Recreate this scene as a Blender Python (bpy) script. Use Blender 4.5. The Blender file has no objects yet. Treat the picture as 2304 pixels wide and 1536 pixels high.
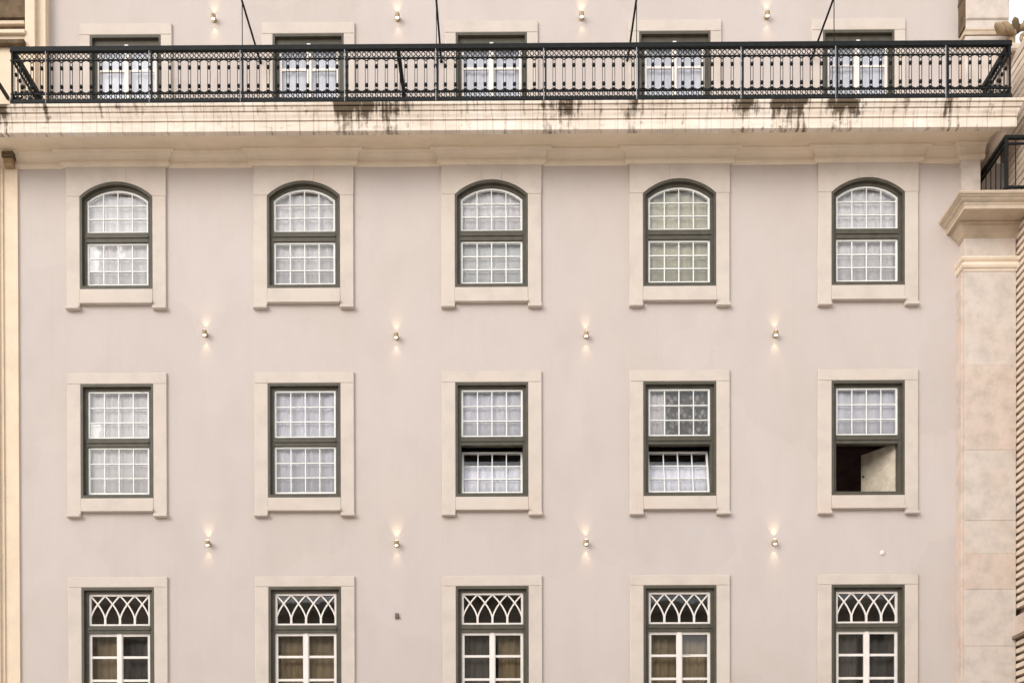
import bpy, math, random
from mathutils import Matrix, Vector
random.seed(7)
R = math.radians
scene = bpy.context.scene
col = scene.collection

# ------------------------------------------------------------------ camera
# x runs along the facade, the facade plane is y = 0, the street is at y < 0, z is up (metres)
cd = bpy.data.cameras.new('camera')
cam = bpy.data.objects.new('camera', cd); col.objects.link(cam)
cd.sensor_width = 36.0; cd.sensor_fit = 'HORIZONTAL'
cd.lens = 2430 / 2304 * 36.0
cd.shift_x = 22 / 2304; cd.shift_y = 1232 / 2304
cd.clip_start = 0.1; cd.clip_end = 3000
Mc = (Matrix.Rotation(0.00568, 4, 'Z') @ Matrix.Rotation(-0.0069, 4, 'X') @ Matrix.Rotation(0.00227, 4, 'Y'))
cam.matrix_world = Matrix.Translation((0, -18, 1.6)) @ Mc @ Matrix.Rotation(R(90), 4, 'X')
scene.camera = cam

# ------------------------------------------------------------------ sky, sun, exposure
SUN_EL, SUN_AZ = 26.0, -40.0         # veiled sun from the street side, off to the left
world = bpy.data.worlds.new('World'); scene.world = world; world.use_nodes = True
wn = world.node_tree; wn.nodes.clear()
sky = wn.nodes.new('ShaderNodeTexSky'); sky.sky_type = 'NISHITA'; sky.sun_disc = False
sky.sun_elevation = R(SUN_EL); sky.sun_rotation = R(180 - SUN_AZ)
sky.air_density = 1.0; sky.dust_density = 4.0; sky.ozone_density = 1.0
hs = wn.nodes.new('ShaderNodeHueSaturation'); hs.inputs['Saturation'].default_value = 0.28
bg = wn.nodes.new('ShaderNodeBackground'); bg.inputs['Strength'].default_value = 0.15
wo = wn.nodes.new('ShaderNodeOutputWorld')
wn.links.new(sky.outputs[0], hs.inputs['Color']); cl = wn.nodes.new('ShaderNodeMix'); cl.data_type = 'RGBA'; cl.inputs[0].default_value = 0.6      # thin even cloud over the whole sky
cl.inputs[7].default_value = (6.6, 6.7, 6.9, 1)
wn.links.new(hs.outputs[0], cl.inputs[6]); wn.links.new(cl.outputs[2], bg.inputs['Color']); wn.links.new(bg.outputs[0], wo.inputs['Surface'])
sd = bpy.data.lights.new('sun', 'SUN'); sd.energy = 0.7; sd.angle = R(34); sd.color = (1.0, 0.95, 0.88)
sun = bpy.data.objects.new('sun', sd); col.objects.link(sun)
to_sun = Vector((math.sin(R(SUN_AZ)) * math.cos(R(SUN_EL)), -math.cos(R(SUN_AZ)) * math.cos(R(SUN_EL)), math.sin(R(SUN_EL))))
sun.rotation_euler = to_sun.to_track_quat('Z', 'Y').to_euler(); sun.location = to_sun * 60
scene.view_settings.view_transform = 'Standard'; scene.view_settings.look = 'None'
scene.view_settings.exposure = 0.71; scene.view_settings.gamma = 1.0
scene.view_settings.use_curve_mapping = False
scene.render.engine = 'CYCLES'
scene.cycles.max_bounces = 8; scene.cycles.transparent_max_bounces = 24; scene.cycles.use_denoising = True

# ------------------------------------------------------------------ materials
class NT:
    def __init__(s, name):
        s.m = bpy.data.materials.new(name); s.m.use_nodes = True
        s.t = s.m.node_tree; s.t.nodes.clear()
        s.out = s.n('ShaderNodeOutputMaterial')
        s.tc = s.n('ShaderNodeTexCoord')
    def n(s, typ, **kw):
        x = s.t.nodes.new(typ)
        for k, v in kw.items(): setattr(x, k, v)
        return x
    def l(s, a, b): s.t.links.new(a, b)
    def coords(s, scale=(1, 1, 1)):
        g = s.n('ShaderNodeNewGeometry')
        mp = s.n('ShaderNodeMapping'); mp.inputs['Scale'].default_value = scale
        s.l(g.outputs['Position'], mp.inputs['Vector']); return mp.outputs[0]
    def noise(s, scale, detail=4, rough=0.55, stretch=(1, 1, 1)):
        x = s.n('ShaderNodeTexNoise'); x.inputs['Scale'].default_value = scale
        x.inputs['Detail'].default_value = detail; x.inputs['Roughness'].default_value = rough
        s.l(s.coords(stretch), x.inputs['Vector']); return x.outputs['Fac']
    def ramp(s, fac, stops):
        x = s.n('ShaderNodeValToRGB'); e = x.color_ramp.elements
        while len(e) < len(stops): e.new(0.5)
        for k, (p, c) in enumerate(stops):
            e[k].position = p; e[k].color = (*c, 1) if len(c) == 3 else c
        s.l(fac, x.inputs[0]); return x.outputs['Color']
    def mix(s, fac, a, b, mode='MIX'):
        x = s.n('ShaderNodeMix', data_type='RGBA', blend_type=mode)
        for k, v in ((0, fac), (6, a), (7, b)):
            if hasattr(v, 'links'): s.l(v, x.inputs[k])
            else: x.inputs[k].default_value = v if k == 0 else (*v, 1)
        return x.outputs[2]
    def math(s, op, a, b=0.5, clamp=False):
        x = s.n('ShaderNodeMath', operation=op, use_clamp=clamp)
        for k, v in ((0, a), (1, b)):
            if hasattr(v, 'links'): s.l(v, x.inputs[k])
            else: x.inputs[k].default_value = v
        return x.outputs[0]
    def finish(s, colour, rough=0.8, bump=None, strength=0.2, dist=0.01, metal=0.0, spec=0.3):
        b = s.n('ShaderNodeBsdfPrincipled')
        if hasattr(colour, 'links'): s.l(colour, b.inputs['Base Color'])
        else: b.inputs['Base Color'].default_value = (*colour, 1)
        if hasattr(rough, 'links'): s.l(rough, b.inputs['Roughness'])
        else: b.inputs['Roughness'].default_value = rough
        b.inputs['Metallic'].default_value = metal
        b.inputs['Specular IOR Level'].default_value = spec
        if bump is not None:
            x = s.n('ShaderNodeBump'); x.inputs['Strength'].default_value = strength; x.inputs['Distance'].default_value = dist
            s.l(bump, x.inputs['Height']); s.l(x.outputs[0], b.inputs['Normal'])
        s.l(b.outputs[0], s.out.inputs['Surface']); return s.m

def sc(c, k): return tuple(min(1, v * k) for v in c)

def plaster():
    s = NT('plaster')
    a = s.noise(0.35, 5, 0.6)
    c = s.ramp(a, [(0.3, (0.502, 0.432, 0.388)), (0.5, (0.512, 0.444, 0.411)), (0.7, (0.516, 0.455, 0.431))])
    b = s.noise(1.6, 6, 0.65, (1, 1, 0.55))
    c = s.mix(0.10, c, s.ramp(b, [(0.32, (0.32, 0.27, 0.23)), (0.56, (0.60, 0.53, 0.49))]))
    # faint rain streaks and hairline dirt
    st = s.noise(2.2, 5, 0.7, (2.6, 2.6, 0.10))
    c = s.mix(s.math('MULTIPLY', s.math('SUBTRACT', st, 0.55, True), 0.55, True), c, (0.36, 0.30, 0.24))
    sp = s.noise(26, 2, 0.5)
    c = s.mix(s.math('MULTIPLY', s.math('SUBTRACT', sp, 0.70, True), 1.2, True), c, (0.30, 0.25, 0.21))
    # old patch repairs, barely another shade
    v = s.n('ShaderNodeTexVoronoi'); v.inputs['Scale'].default_value = 0.42
    dst = s.n('ShaderNodeTexNoise'); dst.inputs['Scale'].default_value = 1.2; dst.inputs['Detail'].default_value = 5
    g = s.n('ShaderNodeNewGeometry'); vm = s.n('ShaderNodeVectorMath', operation='MULTIPLY_ADD'); vm.inputs[1].default_value = (1.2, 1.2, 1.2)
    s.l(g.outputs['Position'], dst.inputs['Vector']); s.l(dst.outputs['Color'], vm.inputs[0]); s.l(g.outputs['Position'], vm.inputs[2]); s.l(vm.outputs[0], v.inputs['Vector'])
    bw = s.n('ShaderNodeRGBToBW'); s.l(v.outputs['Color'], bw.inputs[0])
    c = s.mix(0.055, c, s.ramp(bw.outputs[0], [(0.2, (0.30, 0.25, 0.21)), (0.8, (0.70, 0.62, 0.58))]))
    return s.finish(c, 0.9, s.noise(30, 4, 0.7), 0.22, 0.01)

def stone(name, base, var=0.12, pink=0.5, dirt=0.25, scale=1.0):
    s = NT(name)
    a = s.noise(2.3 * scale, 6, 0.62)
    c = s.ramp(a, [(0.30, sc(base, 1 - var)), (0.52, base), (0.72, sc(base, 1 + var * 0.5))])
    p = s.noise(1.1 * scale, 3, 0.5)
    c = s.mix(s.math('MULTIPLY', s.math('SUBTRACT', p, 0.5, True), pink * 2, True), c, (base[0] * 1.03, base[1] * 0.86, base[2] * 0.78))
    f = s.noise(9 * scale, 8, 0.75)
    c = s.mix(s.math('MULTIPLY', s.math('SUBTRACT', f, 0.56, True), dirt * 3, True), c, sc(base, 0.5))
    pt = s.noise(46 * scale, 3, 0.6)
    c = s.mix(s.math('MULTIPLY', s.math('SUBTRACT', pt, 0.63, True), 3.0, True), c, sc(base, 0.55))
    return s.finish(c, 0.85, f, 0.3, 0.01)

def cornice_stone():
    s = NT('cornice_stone')
    base = (0.74, 0.63, 0.53)
    a = s.noise(2.0, 6, 0.62)
    c = s.ramp(a, [(0.3, sc(base, 0.86)), (0.52, base), (0.72, (0.78, 0.70, 0.63))])
    g = s.n('ShaderNodeNewGeometry'); sx = s.n('ShaderNodeSeparateXYZ'); s.l(g.outputs['Position'], sx.inputs[0])
    # vertical joints and drip lines
    dl = s.noise(4.5, 3, 0.6, (3.4, 0.3, 0.15))
    c = s.mix(s.math('MULTIPLY', s.math('SUBTRACT', dl, 0.57, True), 3.0, True), c, (0.33, 0.24, 0.16))
    fx = s.math('FRACT', s.math('ADD', s.math('MULTIPLY', sx.outputs[0], 5.2), s.math('MULTIPLY', s.noise(1.3, 2, 0.5, (1, 1, 0.1)), 2.2)))
    jl = s.math('MULTIPLY', s.math('LESS_THAN', fx, 0.07), s.math('MULTIPLY', s.noise(3.0, 3, 0.6), 0.75))
    c = s.mix(jl, c, (0.26, 0.19, 0.13))
    # black growth where water spills over the balcony edge, patch by patch
    wob = s.math('MULTIPLY', s.math('SUBTRACT', s.noise(5.0, 3, 0.6, (1, 0.3, 0.6)), 0.5), 0.5)
    u = s.math('DIVIDE', s.math('ADD', s.math('ADD', sx.outputs[0], wob), 9.0), 18.0)
    pk = [(-8.12, -7.92, .9), (-7.36, -7.30, .8), (-5.72, -5.62, .5), (-2.72, -2.02, .92), (-1.95, -1.55, .75), (0.58, 0.68, .9), (0.82, 1.10, .85), (1.92, 2.12, .8),
          (3.66, 3.98, .85), (4.22, 4.72, 1.0), (4.86, 5.08, .5), (5.16, 5.56, 1.0), (6.98, 7.06, 1.0)]
    stops = [(0.0, (0.10,) * 3)]
    half = ((pk[:7]), (pk[7:]))
    masks = []
    for grp in half:
        stp = [(0.0, (.30,) * 3)]
        for x0, x1, v in grp:
            e = 0.05
            for x, q in ((x0 - e, .30), (x0, v), (x1, v), (x1 + e, .30)):
                stp.append(((x + 9) / 18, (q,) * 3))
        masks.append(s.ramp(u, stp))
    mk = s.math('MAXIMUM', masks[0], masks[1])
    st = s.noise(6.0, 3, 0.6, (2.6, 0.4, 0.22)); bl = s.noise(7.0, 5, 0.7, (1.0, 0.7, 1.3))
    e = s.math('ADD', s.math('MULTIPLY', st, 0.9), s.math('MULTIPLY', bl, 0.7))
    zz = s.math('MULTIPLY', s.math('SUBTRACT', sx.outputs[2], 13.70), 6.0, True)      # thick on the cyma, thin runs on the fillet below
    thr = s.math('SUBTRACT', 1.00, s.math('MULTIPLY', mk, s.math('ADD', s.math('MULTIPLY', zz, 0.27), 0.26)))
    k = s.math('MULTIPLY', s.math('SUBTRACT', e, thr, True), 4.5, True)
    k = s.math('MULTIPLY', k, 0.93)
    gr = s.noise(2.4, 6, 0.7, (0.8, 1.0, 5.0))
    c = s.mix(s.math('MULTIPLY', s.math('SUBTRACT', gr, 0.54, True), 2.4, True), c, (0.30, 0.205, 0.125))
    c = s.mix(k, c, (0.070, 0.043, 0.020))
    return s.finish(c, 0.85, a, 0.3, 0.015)

def paint(name, base, rough=0.45, var=0.15, wear=None):
    s = NT(name)
    a = s.noise(7, 5, 0.6)
    c = s.ramp(a, [(0.3, sc(base, 1 - var)), (0.7, sc(base, 1 + var))])
    if wear:
        w = s.noise(18, 6, 0.75)
        c = s.mix(s.math('MULTIPLY', s.math('SUBTRACT', w, 0.60, True), 3, True), c, wear)
    return s.finish(c, rough, a, 0.06, 0.005)

def fabric(name, base, weave=90, fold=0.0, transl=0.25):
    s = NT(name)
    a = s.noise(3.0, 3, 0.5, (3, 1, 0.25))  # upright streaks put fold shading into the cloth colour
    c = s.ramp(a, [(0.3, sc(base, 0.88)), (0.7, sc(base, 1.05))])
    b = s.n('ShaderNodeBsdfPrincipled'); s.l(c, b.inputs['Base Color']); b.inputs['Roughness'].default_value = 0.95
    b.inputs['Specular IOR Level'].default_value = 0.1
    tr = s.n('ShaderNodeBsdfTranslucent'); s.l(c, tr.inputs['Color'])
    mx = s.n('ShaderNodeMixShader'); mx.inputs[0].default_value = transl
    s.l(b.outputs[0], mx.inputs[1]); s.l(tr.outputs[0], mx.inputs[2]); s.l(mx.outputs[0], s.out.inputs['Surface'])
    return s.m

def reflection_paint(name, base, dark):  # blotchy pattern of a mirrored street, painted into the colour
    s = NT(name)
    v = s.n('ShaderNodeTexVoronoi'); v.inputs['Scale'].default_value = 11.0; s.l(s.coords((1, 1, 0.8)), v.inputs['Vector'])
    a = s.noise(14, 4, 0.6)
    k = s.math('MULTIPLY', s.math('SUBTRACT', s.math('ADD', v.outputs['Distance'], a), 0.78, True), 5, True)
    return s.finish(s.mix(k, base, dark), 0.95)

def glass(name, tint=(1, 1, 1), f=1.5):
    s = NT(name)
    t = s.n('ShaderNodeBsdfTransparent'); t.inputs['Color'].default_value = (*tint, 1)
    g = s.n('ShaderNodeBsdfGlossy'); g.inputs['Roughness'].default_value = 0.02
    fr = s.n('ShaderNodeFresnel'); fr.inputs['IOR'].default_value = f
    bp = s.n('ShaderNodeBump'); bp.inputs['Strength'].default_value = 0.05; bp.inputs['Distance'].default_value = 0.02
    s.l(s.noise(2.5, 2, 0.5), bp.inputs['Height']); s.l(bp.outputs[0], g.inputs['Normal'])
    mx = s.n('ShaderNodeMixShader'); s.l(fr.outputs[0], mx.inputs[0]); s.l(t.outputs[0], mx.inputs[1]); s.l(g.outputs[0], mx.inputs[2])
    s.l(mx.outputs[0], s.out.inputs['Surface']); return s.m

def emit(name, c, k):
    s = NT(name); e = s.n('ShaderNodeEmission'); e.inputs['Color'].default_value = (*c, 1); e.inputs['Strength'].default_value = k
    s.l(e.outputs[0], s.out.inputs['Surface']); return s.m

def iron():
    s = NT('black_iron')
    a = s.noise(12, 5, 0.65)
    c = s.ramp(a, [(0.35, (0.005, 0.006, 0.006)), (0.62, (0.010, 0.011, 0.011)), (0.8, (0.035, 0.030, 0.024))])
    return s.finish(c, 0.6, a, 0.1, 0.004, spec=0.18)

M = {
    'plaster': plaster(),
    'stone': stone('surround_stone', (0.566, 0.494, 0.434), 0.11, 0.45, 0.20),
    'pilaster': stone('pilaster_stone', (0.570, 0.494, 0.436), 0.20, 0.6, 0.45, 1.8),
    'pilaster_warm': stone('pilaster_stone_warm', (0.565, 0.466, 0.398), 0.22, 0.8, 0.5, 1.8),
    'yellow_stone': stone('yellow_limestone', (0.70, 0.57, 0.43), 0.10, 0.4, 0.12),
    'aged': stone('aged_stone', (0.56, 0.47, 0.385), 0.3, 0.5, 0.9),
    'aged_brown': stone('brown_weathered_stone', (0.33, 0.235, 0.14), 0.4, 0.3, 0.9, 2.0),
    'soffit': stone('soffit_stone', (0.76, 0.64, 0.49), 0.10, 0.3, 0.15),
    'mould': stone('moulding_stone', (0.79, 0.67, 0.54), 0.10, 0.3, 0.15),
    'entab': stone('entablature_stone', (0.53, 0.425, 0.32), 0.2, 0.3, 0.6, 1.5),
    'stain_and_shade': stone('stained_shaded_stone', (0.13, 0.088, 0.05), 0.6, 0.1, 0.9, 2.0),  # real stains, and the shade painted into the left recess and ledge line
    'cornice': cornice_stone(),
    'frame': paint('olive_frame_paint', (0.078, 0.069, 0.051), 0.5, 0.2),
    'white': paint('white_sash_paint', (0.80, 0.785, 0.75), 0.5, 0.05),
    'door_white': paint('cream_door_paint', (0.76, 0.70, 0.65), 0.5, 0.05),
    'glass': glass('window_glass'),
    'curtain': fabric('white_curtain', (0.93, 0.895, 0.90), transl=0.0),
    'curtain_bright': fabric('bright_white_blind', (0.86, 0.86, 0.85), transl=0.1),
    'curtain_cool': fabric('cool_white_curtain', (0.89, 0.88, 0.95), transl=0.0),
    'curtain_olive': fabric('olive_cream_curtain', (0.72, 0.69, 0.53), transl=0.0),
    'leaf': paint('aged_cream_paint', (0.52, 0.45, 0.36), 0.6, 0.2),
    'curtain_brown': fabric('tan_curtain', (0.40, 0.31, 0.19), transl=0.0),
    'curtain_grey': fabric('grey_brown_curtain', (0.17, 0.155, 0.14), transl=0.0),
    'reflection_paint': reflection_paint('grey_reflection', (0.46, 0.44, 0.42), (0.17, 0.155, 0.14)),
    'interior': paint('dim_interior', (0.50, 0.38, 0.35), 0.9, 0.2),
    'iron': iron(),
    'zinc': paint('pale_grey_metal', (0.30, 0.30, 0.31), 0.4, 0.15),
    'brass': paint('aged_brass', (0.34, 0.25, 0.15), 0.4, 0.2),
    'lamp': emit('lamp_glow', (1.0, 0.82, 0.58), 3.5),
    'ground': paint('paving', (0.55, 0.51, 0.46), 0.9, 0.2),
    'band_light': stone('band_stone', (0.64, 0.53, 0.43), 0.15, 0.5, 0.3, 2.0),
    'band_dark': stone('joint_stone', (0.22, 0.155, 0.105), 0.3, 0.2, 0.5, 2.0),
    'opp_wall': paint('opposite_plaster', (0.52, 0.45, 0.36), 0.9, 0.15),
    'sensor': paint('brown_plastic', (0.15, 0.115, 0.095), 0.5, 0.2),
    'cap': paint('white_plastic', (0.68, 0.63, 0.58), 0.5, 0.05),
}

# ------------------------------------------------------------------ mesh helpers
class MB:
    def __init__(s): s.v = []; s.f = []
    def add(s, vs, fs):
        o = len(s.v); s.v += [tuple(p) for p in vs]; s.f += [tuple(i + o for i in f) for f in fs]; return s
    def box(s, x0, x1, y0, y1, z0, z1):
        return s.add([(x0, y0, z0), (x1, y0, z0), (x1, y1, z0), (x0, y1, z0), (x0, y0, z1), (x1, y0, z1), (x1, y1, z1), (x0, y1, z1)],
                     [(0, 3, 2, 1), (4, 5, 6, 7), (0, 1, 5, 4), (1, 2, 6, 5), (2, 3, 7, 6), (3, 0, 4, 7)])
    def chamfer_box(s, x0, x1, y0, y1, z0, z1, c=0.01):
        # box with the four edges of its street side cut off
        v = [(x0, y0 + c, z0), (x1, y0 + c, z0), (x1, y0 + c, z1), (x0, y0 + c, z1),
             (x0 + c, y0, z0 + c), (x1 - c, y0, z0 + c), (x1 - c, y0, z1 - c), (x0 + c, y0, z1 - c),
             (x0, y1, z0), (x1, y1, z0), (x1, y1, z1), (x0, y1, z1)]
        return s.add(v, [(4, 5, 6, 7), (0, 1, 5, 4), (1, 2, 6, 5), (2, 3, 7, 6), (3, 0, 4, 7), (8, 9, 1, 0), (9, 10, 2, 1), (10, 11, 3, 2), (11, 8, 0, 3), (9, 8, 11, 10)])
    def poly(s, pts, y0, y1):
        # polygon in x, z pushed from y0 to y1
        n = len(pts)
        s.add([(x, y0, z) for x, z in pts] + [(x, y1, z) for x, z in pts],
              [tuple(range(n)), tuple(range(2 * n - 1, n - 1, -1))] + [(i, i + n, (i + 1) % n + n, (i + 1) % n) for i in range(n)])
        return s
    def ring(s, outer, inner, y0, y1):
        n = len(outer); vs = []
        for loop, y in ((outer, y0), (inner, y0), (outer, y1), (inner, y1)): vs += [(x, y, z) for x, z in loop]
        fs = []
        for i in range(n):
            j = (i + 1) % n
            fs += [(i, j, n + j, n + i), (2 * n + i, 3 * n + i, 3 * n + j, 2 * n + j), (i, 2 * n + i, 2 * n + j, j), (n + i, n + j, 3 * n + j, 3 * n + i)]
        return s.add(vs, fs)
    def tube(s, pts, r, seg=6, caps=True):
        pts = [Vector(p) for p in pts]; rings = []
        for i, p in enumerate(pts):
            d = (pts[min(i + 1, len(pts) - 1)] - pts[max(i - 1, 0)]).normalized()
            a = d.cross(Vector((0, 0, 1)) if abs(d.z) < 0.9 else Vector((1, 0, 0))).normalized(); b = d.cross(a)
            rr = r[i] if isinstance(r, (list, tuple)) else r
            rings.append([p + a * rr * math.cos(2 * math.pi * k / seg) + b * rr * math.sin(2 * math.pi * k / seg) for k in range(seg)])
        fs = []
        for i in range(len(pts) - 1):
            for k in range(seg):
                fs.append((i * seg + k, i * seg + (k + 1) % seg, (i + 1) * seg + (k + 1) % seg, (i + 1) * seg + k))
        if caps: fs += [tuple(range(seg))[::-1], tuple(range((len(pts) - 1) * seg, len(pts) * seg))]
        return s.add([p for rg in rings for p in rg], fs)
    def lathe(s, prof, seg=12, at=(0, 0, 0), axis='Z'):
        vs = []
        for r_, h in prof:
            for k in range(seg):
                a = 2 * math.pi * k / seg
                p = (r_ * math.cos(a), r_ * math.sin(a), h) if axis == 'Z' else (r_ * math.cos(a), -h, r_ * math.sin(a))
                vs.append((p[0] + at[0], p[1] + at[1], p[2] + at[2]))
        fs = [(i * seg + k, i * seg + (k + 1) % seg, (i + 1) * seg + (k + 1) % seg, (i + 1) * seg + k) for i in range(len(prof) - 1) for k in range(seg)]
        fs += [tuple(range(seg))[::-1], tuple(range((len(prof) - 1) * seg, len(prof) * seg))]
        return s.add(vs, fs)
    def sweep(s, path, prof):
        # closed profile of (offset to the right of the path, z) carried along a plan path with mitred corners
        n = len(path); m = len(prof); vs = []
        for i, p in enumerate(path):
            ns = []
            for a, b in ((i - 1, i), (i, i + 1)):
                if a >= 0 and b < n:
                    dx, dy = path[b][0] - path[a][0], path[b][1] - path[a][1]; L = math.hypot(dx, dy); ns.append((dy / L, -dx / L))
            if len(ns) == 2:
                k = 1 + ns[0][0] * ns[1][0] + ns[0][1] * ns[1][1]; mx, my = (ns[0][0] + ns[1][0]) / k, (ns[0][1] + ns[1][1]) / k
            else: mx, my = ns[0]
            vs += [(p[0] + o * mx, p[1] + o * my, z) for o, z in prof]
        fs = [(i * m + k, (i + 1) * m + k, (i + 1) * m + (k + 1) % m, i * m + (k + 1) % m) for i in range(n - 1) for k in range(m)]
        fs += [tuple(range(m)), tuple(range(n * m - 1, (n - 1) * m - 1, -1))]
        return s.add(vs, fs)
    def mesh(s, name, mat, smooth=False):
        me = bpy.data.meshes.new(name); me.from_pydata(s.v, [], s.f); me.validate()
        import bmesh
        b = bmesh.new(); b.from_mesh(me); bmesh.ops.recalc_face_normals(b, faces=b.faces[:]); b.to_mesh(me); b.free()
        if smooth:
            for p in me.polygons: p.use_smooth = True
        me.materials.append(M[mat]); return me
    def build(s, name, mat, parent=None, smooth=False):
        return link(name, s.mesh(name, mat, smooth), parent)

def link(name, me, parent=None, loc=(0, 0, 0), rot=(0, 0, 0)):
    o = bpy.data.objects.new(name, me); col.objects.link(o); o.location = loc; o.rotation_euler = rot
    if parent is not None: o.parent = parent
    return o
def empty(name, loc=(0, 0, 0), parent=None):
    return link(name, None, parent, loc)
def tag(o, label=None, cat=None, group=None, kind=None):
    for k, v in (('label', label), ('category', cat), ('group', group), ('kind', kind)):
        if v: o[k] = v
    return o

# ------------------------------------------------------------------ ground
g = MB().box(-400, 400, -400, 400, -0.5, 0.0).build('ground', 'ground'); tag(g, kind='structure')

# ------------------------------------------------------------------ house across the street (mirrored in the lower panes)
opp = empty('opposite_house'); tag(opp, 'house across the street, mirrored in the french window panes', 'house')
MB().box(-30, 30, -36, -27, 0, 13.2).build('wall', 'opp_wall', opp)
MB().box(-30.3, 30.3, -36.3, -26.6, 13.2, 13.6).build('cornice', 'opp_wall', opp)
ow_ = MB().box(-0.65, 0.65, -0.03, 0.10, 0, 2.1).mesh('window', 'frame')
oz_ = MB().box(-0.85, 0.85, -0.02, 0.04, -0.2, 2.3).mesh('window_surround', 'stone')
for zz_ in (1.2, 5.2, 9.2):
    for q in range(-9, 10):
        w_ = link('window', ow_, opp, (q * 3.1, -26.95, zz_)); link('window_surround', oz_, w_, (0, 0, 0))
# ------------------------------------------------------------------ layout of the facade
COLX = [-6.487 + 3.1155 * c for c in range(5)]
ORD = ['leftmost', 'second from left', 'middle', 'second from right', 'rightmost']
W = 1.2075; HW = W / 2
UP = 0.48            # the top storey stands back by this much
building = empty('facade_building')
tag(building, 'pinkish beige plastered building front with olive framed windows', 'building')

def holed_wall(x0, x1, z0, z1, holes, y0, y1):
    xs = sorted({x0, x1} | {v for h in holes for v in h[:2]}); zs = sorted({z0, z1} | {v for h in holes for v in h[2:]})
    mb = MB(); idx = {}
    def vid(i, k, y):
        key = (i, k, y)
        if key not in idx: idx[key] = len(mb.v); mb.v.append((xs[i], y, zs[k]))
        return idx[key]
    solid = lambda i, k: 0 <= i < len(xs) - 1 and 0 <= k < len(zs) - 1 and not any(h[0] <= (xs[i] + xs[i + 1]) / 2 <= h[1] and h[2] <= (zs[k] + zs[k + 1]) / 2 <= h[3] for h in holes)
    for i in range(len(xs) - 1):
        for k in range(len(zs) - 1):
            if not solid(i, k): continue
            for y in (y0, y1): mb.f.append((vid(i, k, y), vid(i + 1, k, y), vid(i + 1, k + 1, y), vid(i, k + 1, y)))
            for di, dk, e in ((-1, 0, ((i, k), (i, k + 1))), (1, 0, ((i + 1, k), (i + 1, k + 1))), (0, -1, ((i, k), (i + 1, k))), (0, 1, ((i, k + 1), (i + 1, k + 1)))):
                if not solid(i + di, k + dk):
                    a, b = e; mb.f.append((vid(*a, y0), vid(*b, y0), vid(*b, y1), vid(*a, y1)))
    return mb

Z1B, Z1C, Z1S = 11.450, 13.224, 12.988      # arched row: bottom, crown, springing
Z2B, Z2T = 7.989, 9.883                   # middle row
Z3B, Z3T = 3.69, 6.514                    # french windows
Z4B, Z4T = 13.99, 16.02                   # top storey doors
g_ = 0.09
holes = []
for x in COLX:
    holes += [(x - HW - g_, x + HW + g_, Z1B - g_, 13.40), (x - HW - g_, x + HW + g_, Z2B - g_, Z2T + g_), (x - HW - g_, x + HW + g_, Z3B - g_, Z3T + g_)]
holed_wall(-8.9, 7.70, 0, 13.62, holes, 0.0, 0.32).build('wall', 'plaster', building)
holed_wall(-8.2, 7.90, 13.9, 18.2, [(x - HW - g_, x + HW + g_, 13.9, Z4T + g_) for x in COLX], UP, UP + 0.32).build('wall', 'plaster', building)
# dim rooms behind the windows
rm = MB()
rm.box(-8.9, 7.7, 4.6, 4.7, 0, 18.2)
for z in (0.02, 3.2, 7.0, 10.6, 13.72, 18.1): rm.box(-8.88, 7.68, 0.9 if z > 17 else 0.33, 4.6, z, z + 0.12)
for x in (-8.8, 7.58): rm.box(x, x + 0.1, 0.85, 4.6, 0.2, 18.0)
for x in (-5.0, -1.85, 1.3, 4.4): rm.box(x, x + 0.1, 0.9, 4.6, 0.2, 18.0)
rm.build('room_shell', 'interior', building)
# plinth along the street
MB().box(-8.9, 7.48, -0.06, 0.2, 0.0, 0.9).build('plinth', 'pilaster', building)
# corner strips at the far end of the front
MB().box(-8.36, -8.125, -0.035, 0.02, 0.9, 13.48).build('corner_strip', 'yellow_stone', building)
MB().box(-8.90, -8.42, -0.10, 0.02, 0.9, 13.48).build('corner_strip', 'yellow_stone', building)
MB().box(-8.42, -8.36, -0.06, 0.015, 0.9, 13.48).build('corner_strip', 'yellow_stone', building)

# bed moulding, breaking forward over each arched window
path = [(-8.9, -0.0)]
for x in COLX: path += [(x - 0.86, 0.0), (x - 0.86, -0.05), (x + 0.86, -0.05), (x + 0.86, 0.0)]
path += [(7.48, 0.0), (7.48, -0.10), (7.86, -0.10)]
prof = [(-0.05, 13.46), (0.010, 13.462), (0.014, 13.476), (0.040, 13.480), (0.042, 13.520), (0.026, 13.524), (0.030, 13.560), (0.046, 13.600), (0.066, 13.628), (0.084, 13.642), (0.086, 13.652), (0.140, 13.654), (0.142, 13.70), (-0.05, 13.72)]
MB().sweep(path, prof).build('bed_moulding', 'mould', building)
# soffit slab and corona, cyma on top, mitred at both ends
cpath = [(-8.75, 0.45), (-8.75, -0.50), (7.95, -0.50), (7.95, 0.45)]
MB().sweep([(-8.9, -0.50), (7.84, -0.50)], [(-0.98, 13.735), (-0.50, 13.700), (-0.30, 13.685), (0.16, 13.566), (0.16, 13.63), (-0.30, 13.74), (-0.98, 13.76)]).build('soffit', 'soffit', building)
crn = [(0.10, 13.58), (0.14, 13.552), (0.237, 13.552), (0.24, 13.558), (0.24, 13.700), (0.212, 13.703), (0.210, 13.718), (0.246, 13.722), (0.248, 13.745), (0.256, 13.764),
       (0.270, 13.790), (0.277, 13.812), (0.278, 13.824), (0.250, 13.827), (0.250, 13.840), (0.290, 13.844), (0.296, 13.862), (0.306, 13.880), (0.307, 13.890), (0.280, 13.893), (0.280, 13.905), (0.322, 13.908), (0.326, 13.925), (0.326, 13.950), (0.10, 13.955)]
MB().sweep([(-8.9, -0.50), (7.85, -0.50), (7.85, 0.40)], crn).build('cornice', 'cornice', building)
MB().box(-8.88, 7.83, -0.44, UP, 13.72, 13.957).build('balcony_deck', 'mould', building)

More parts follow.
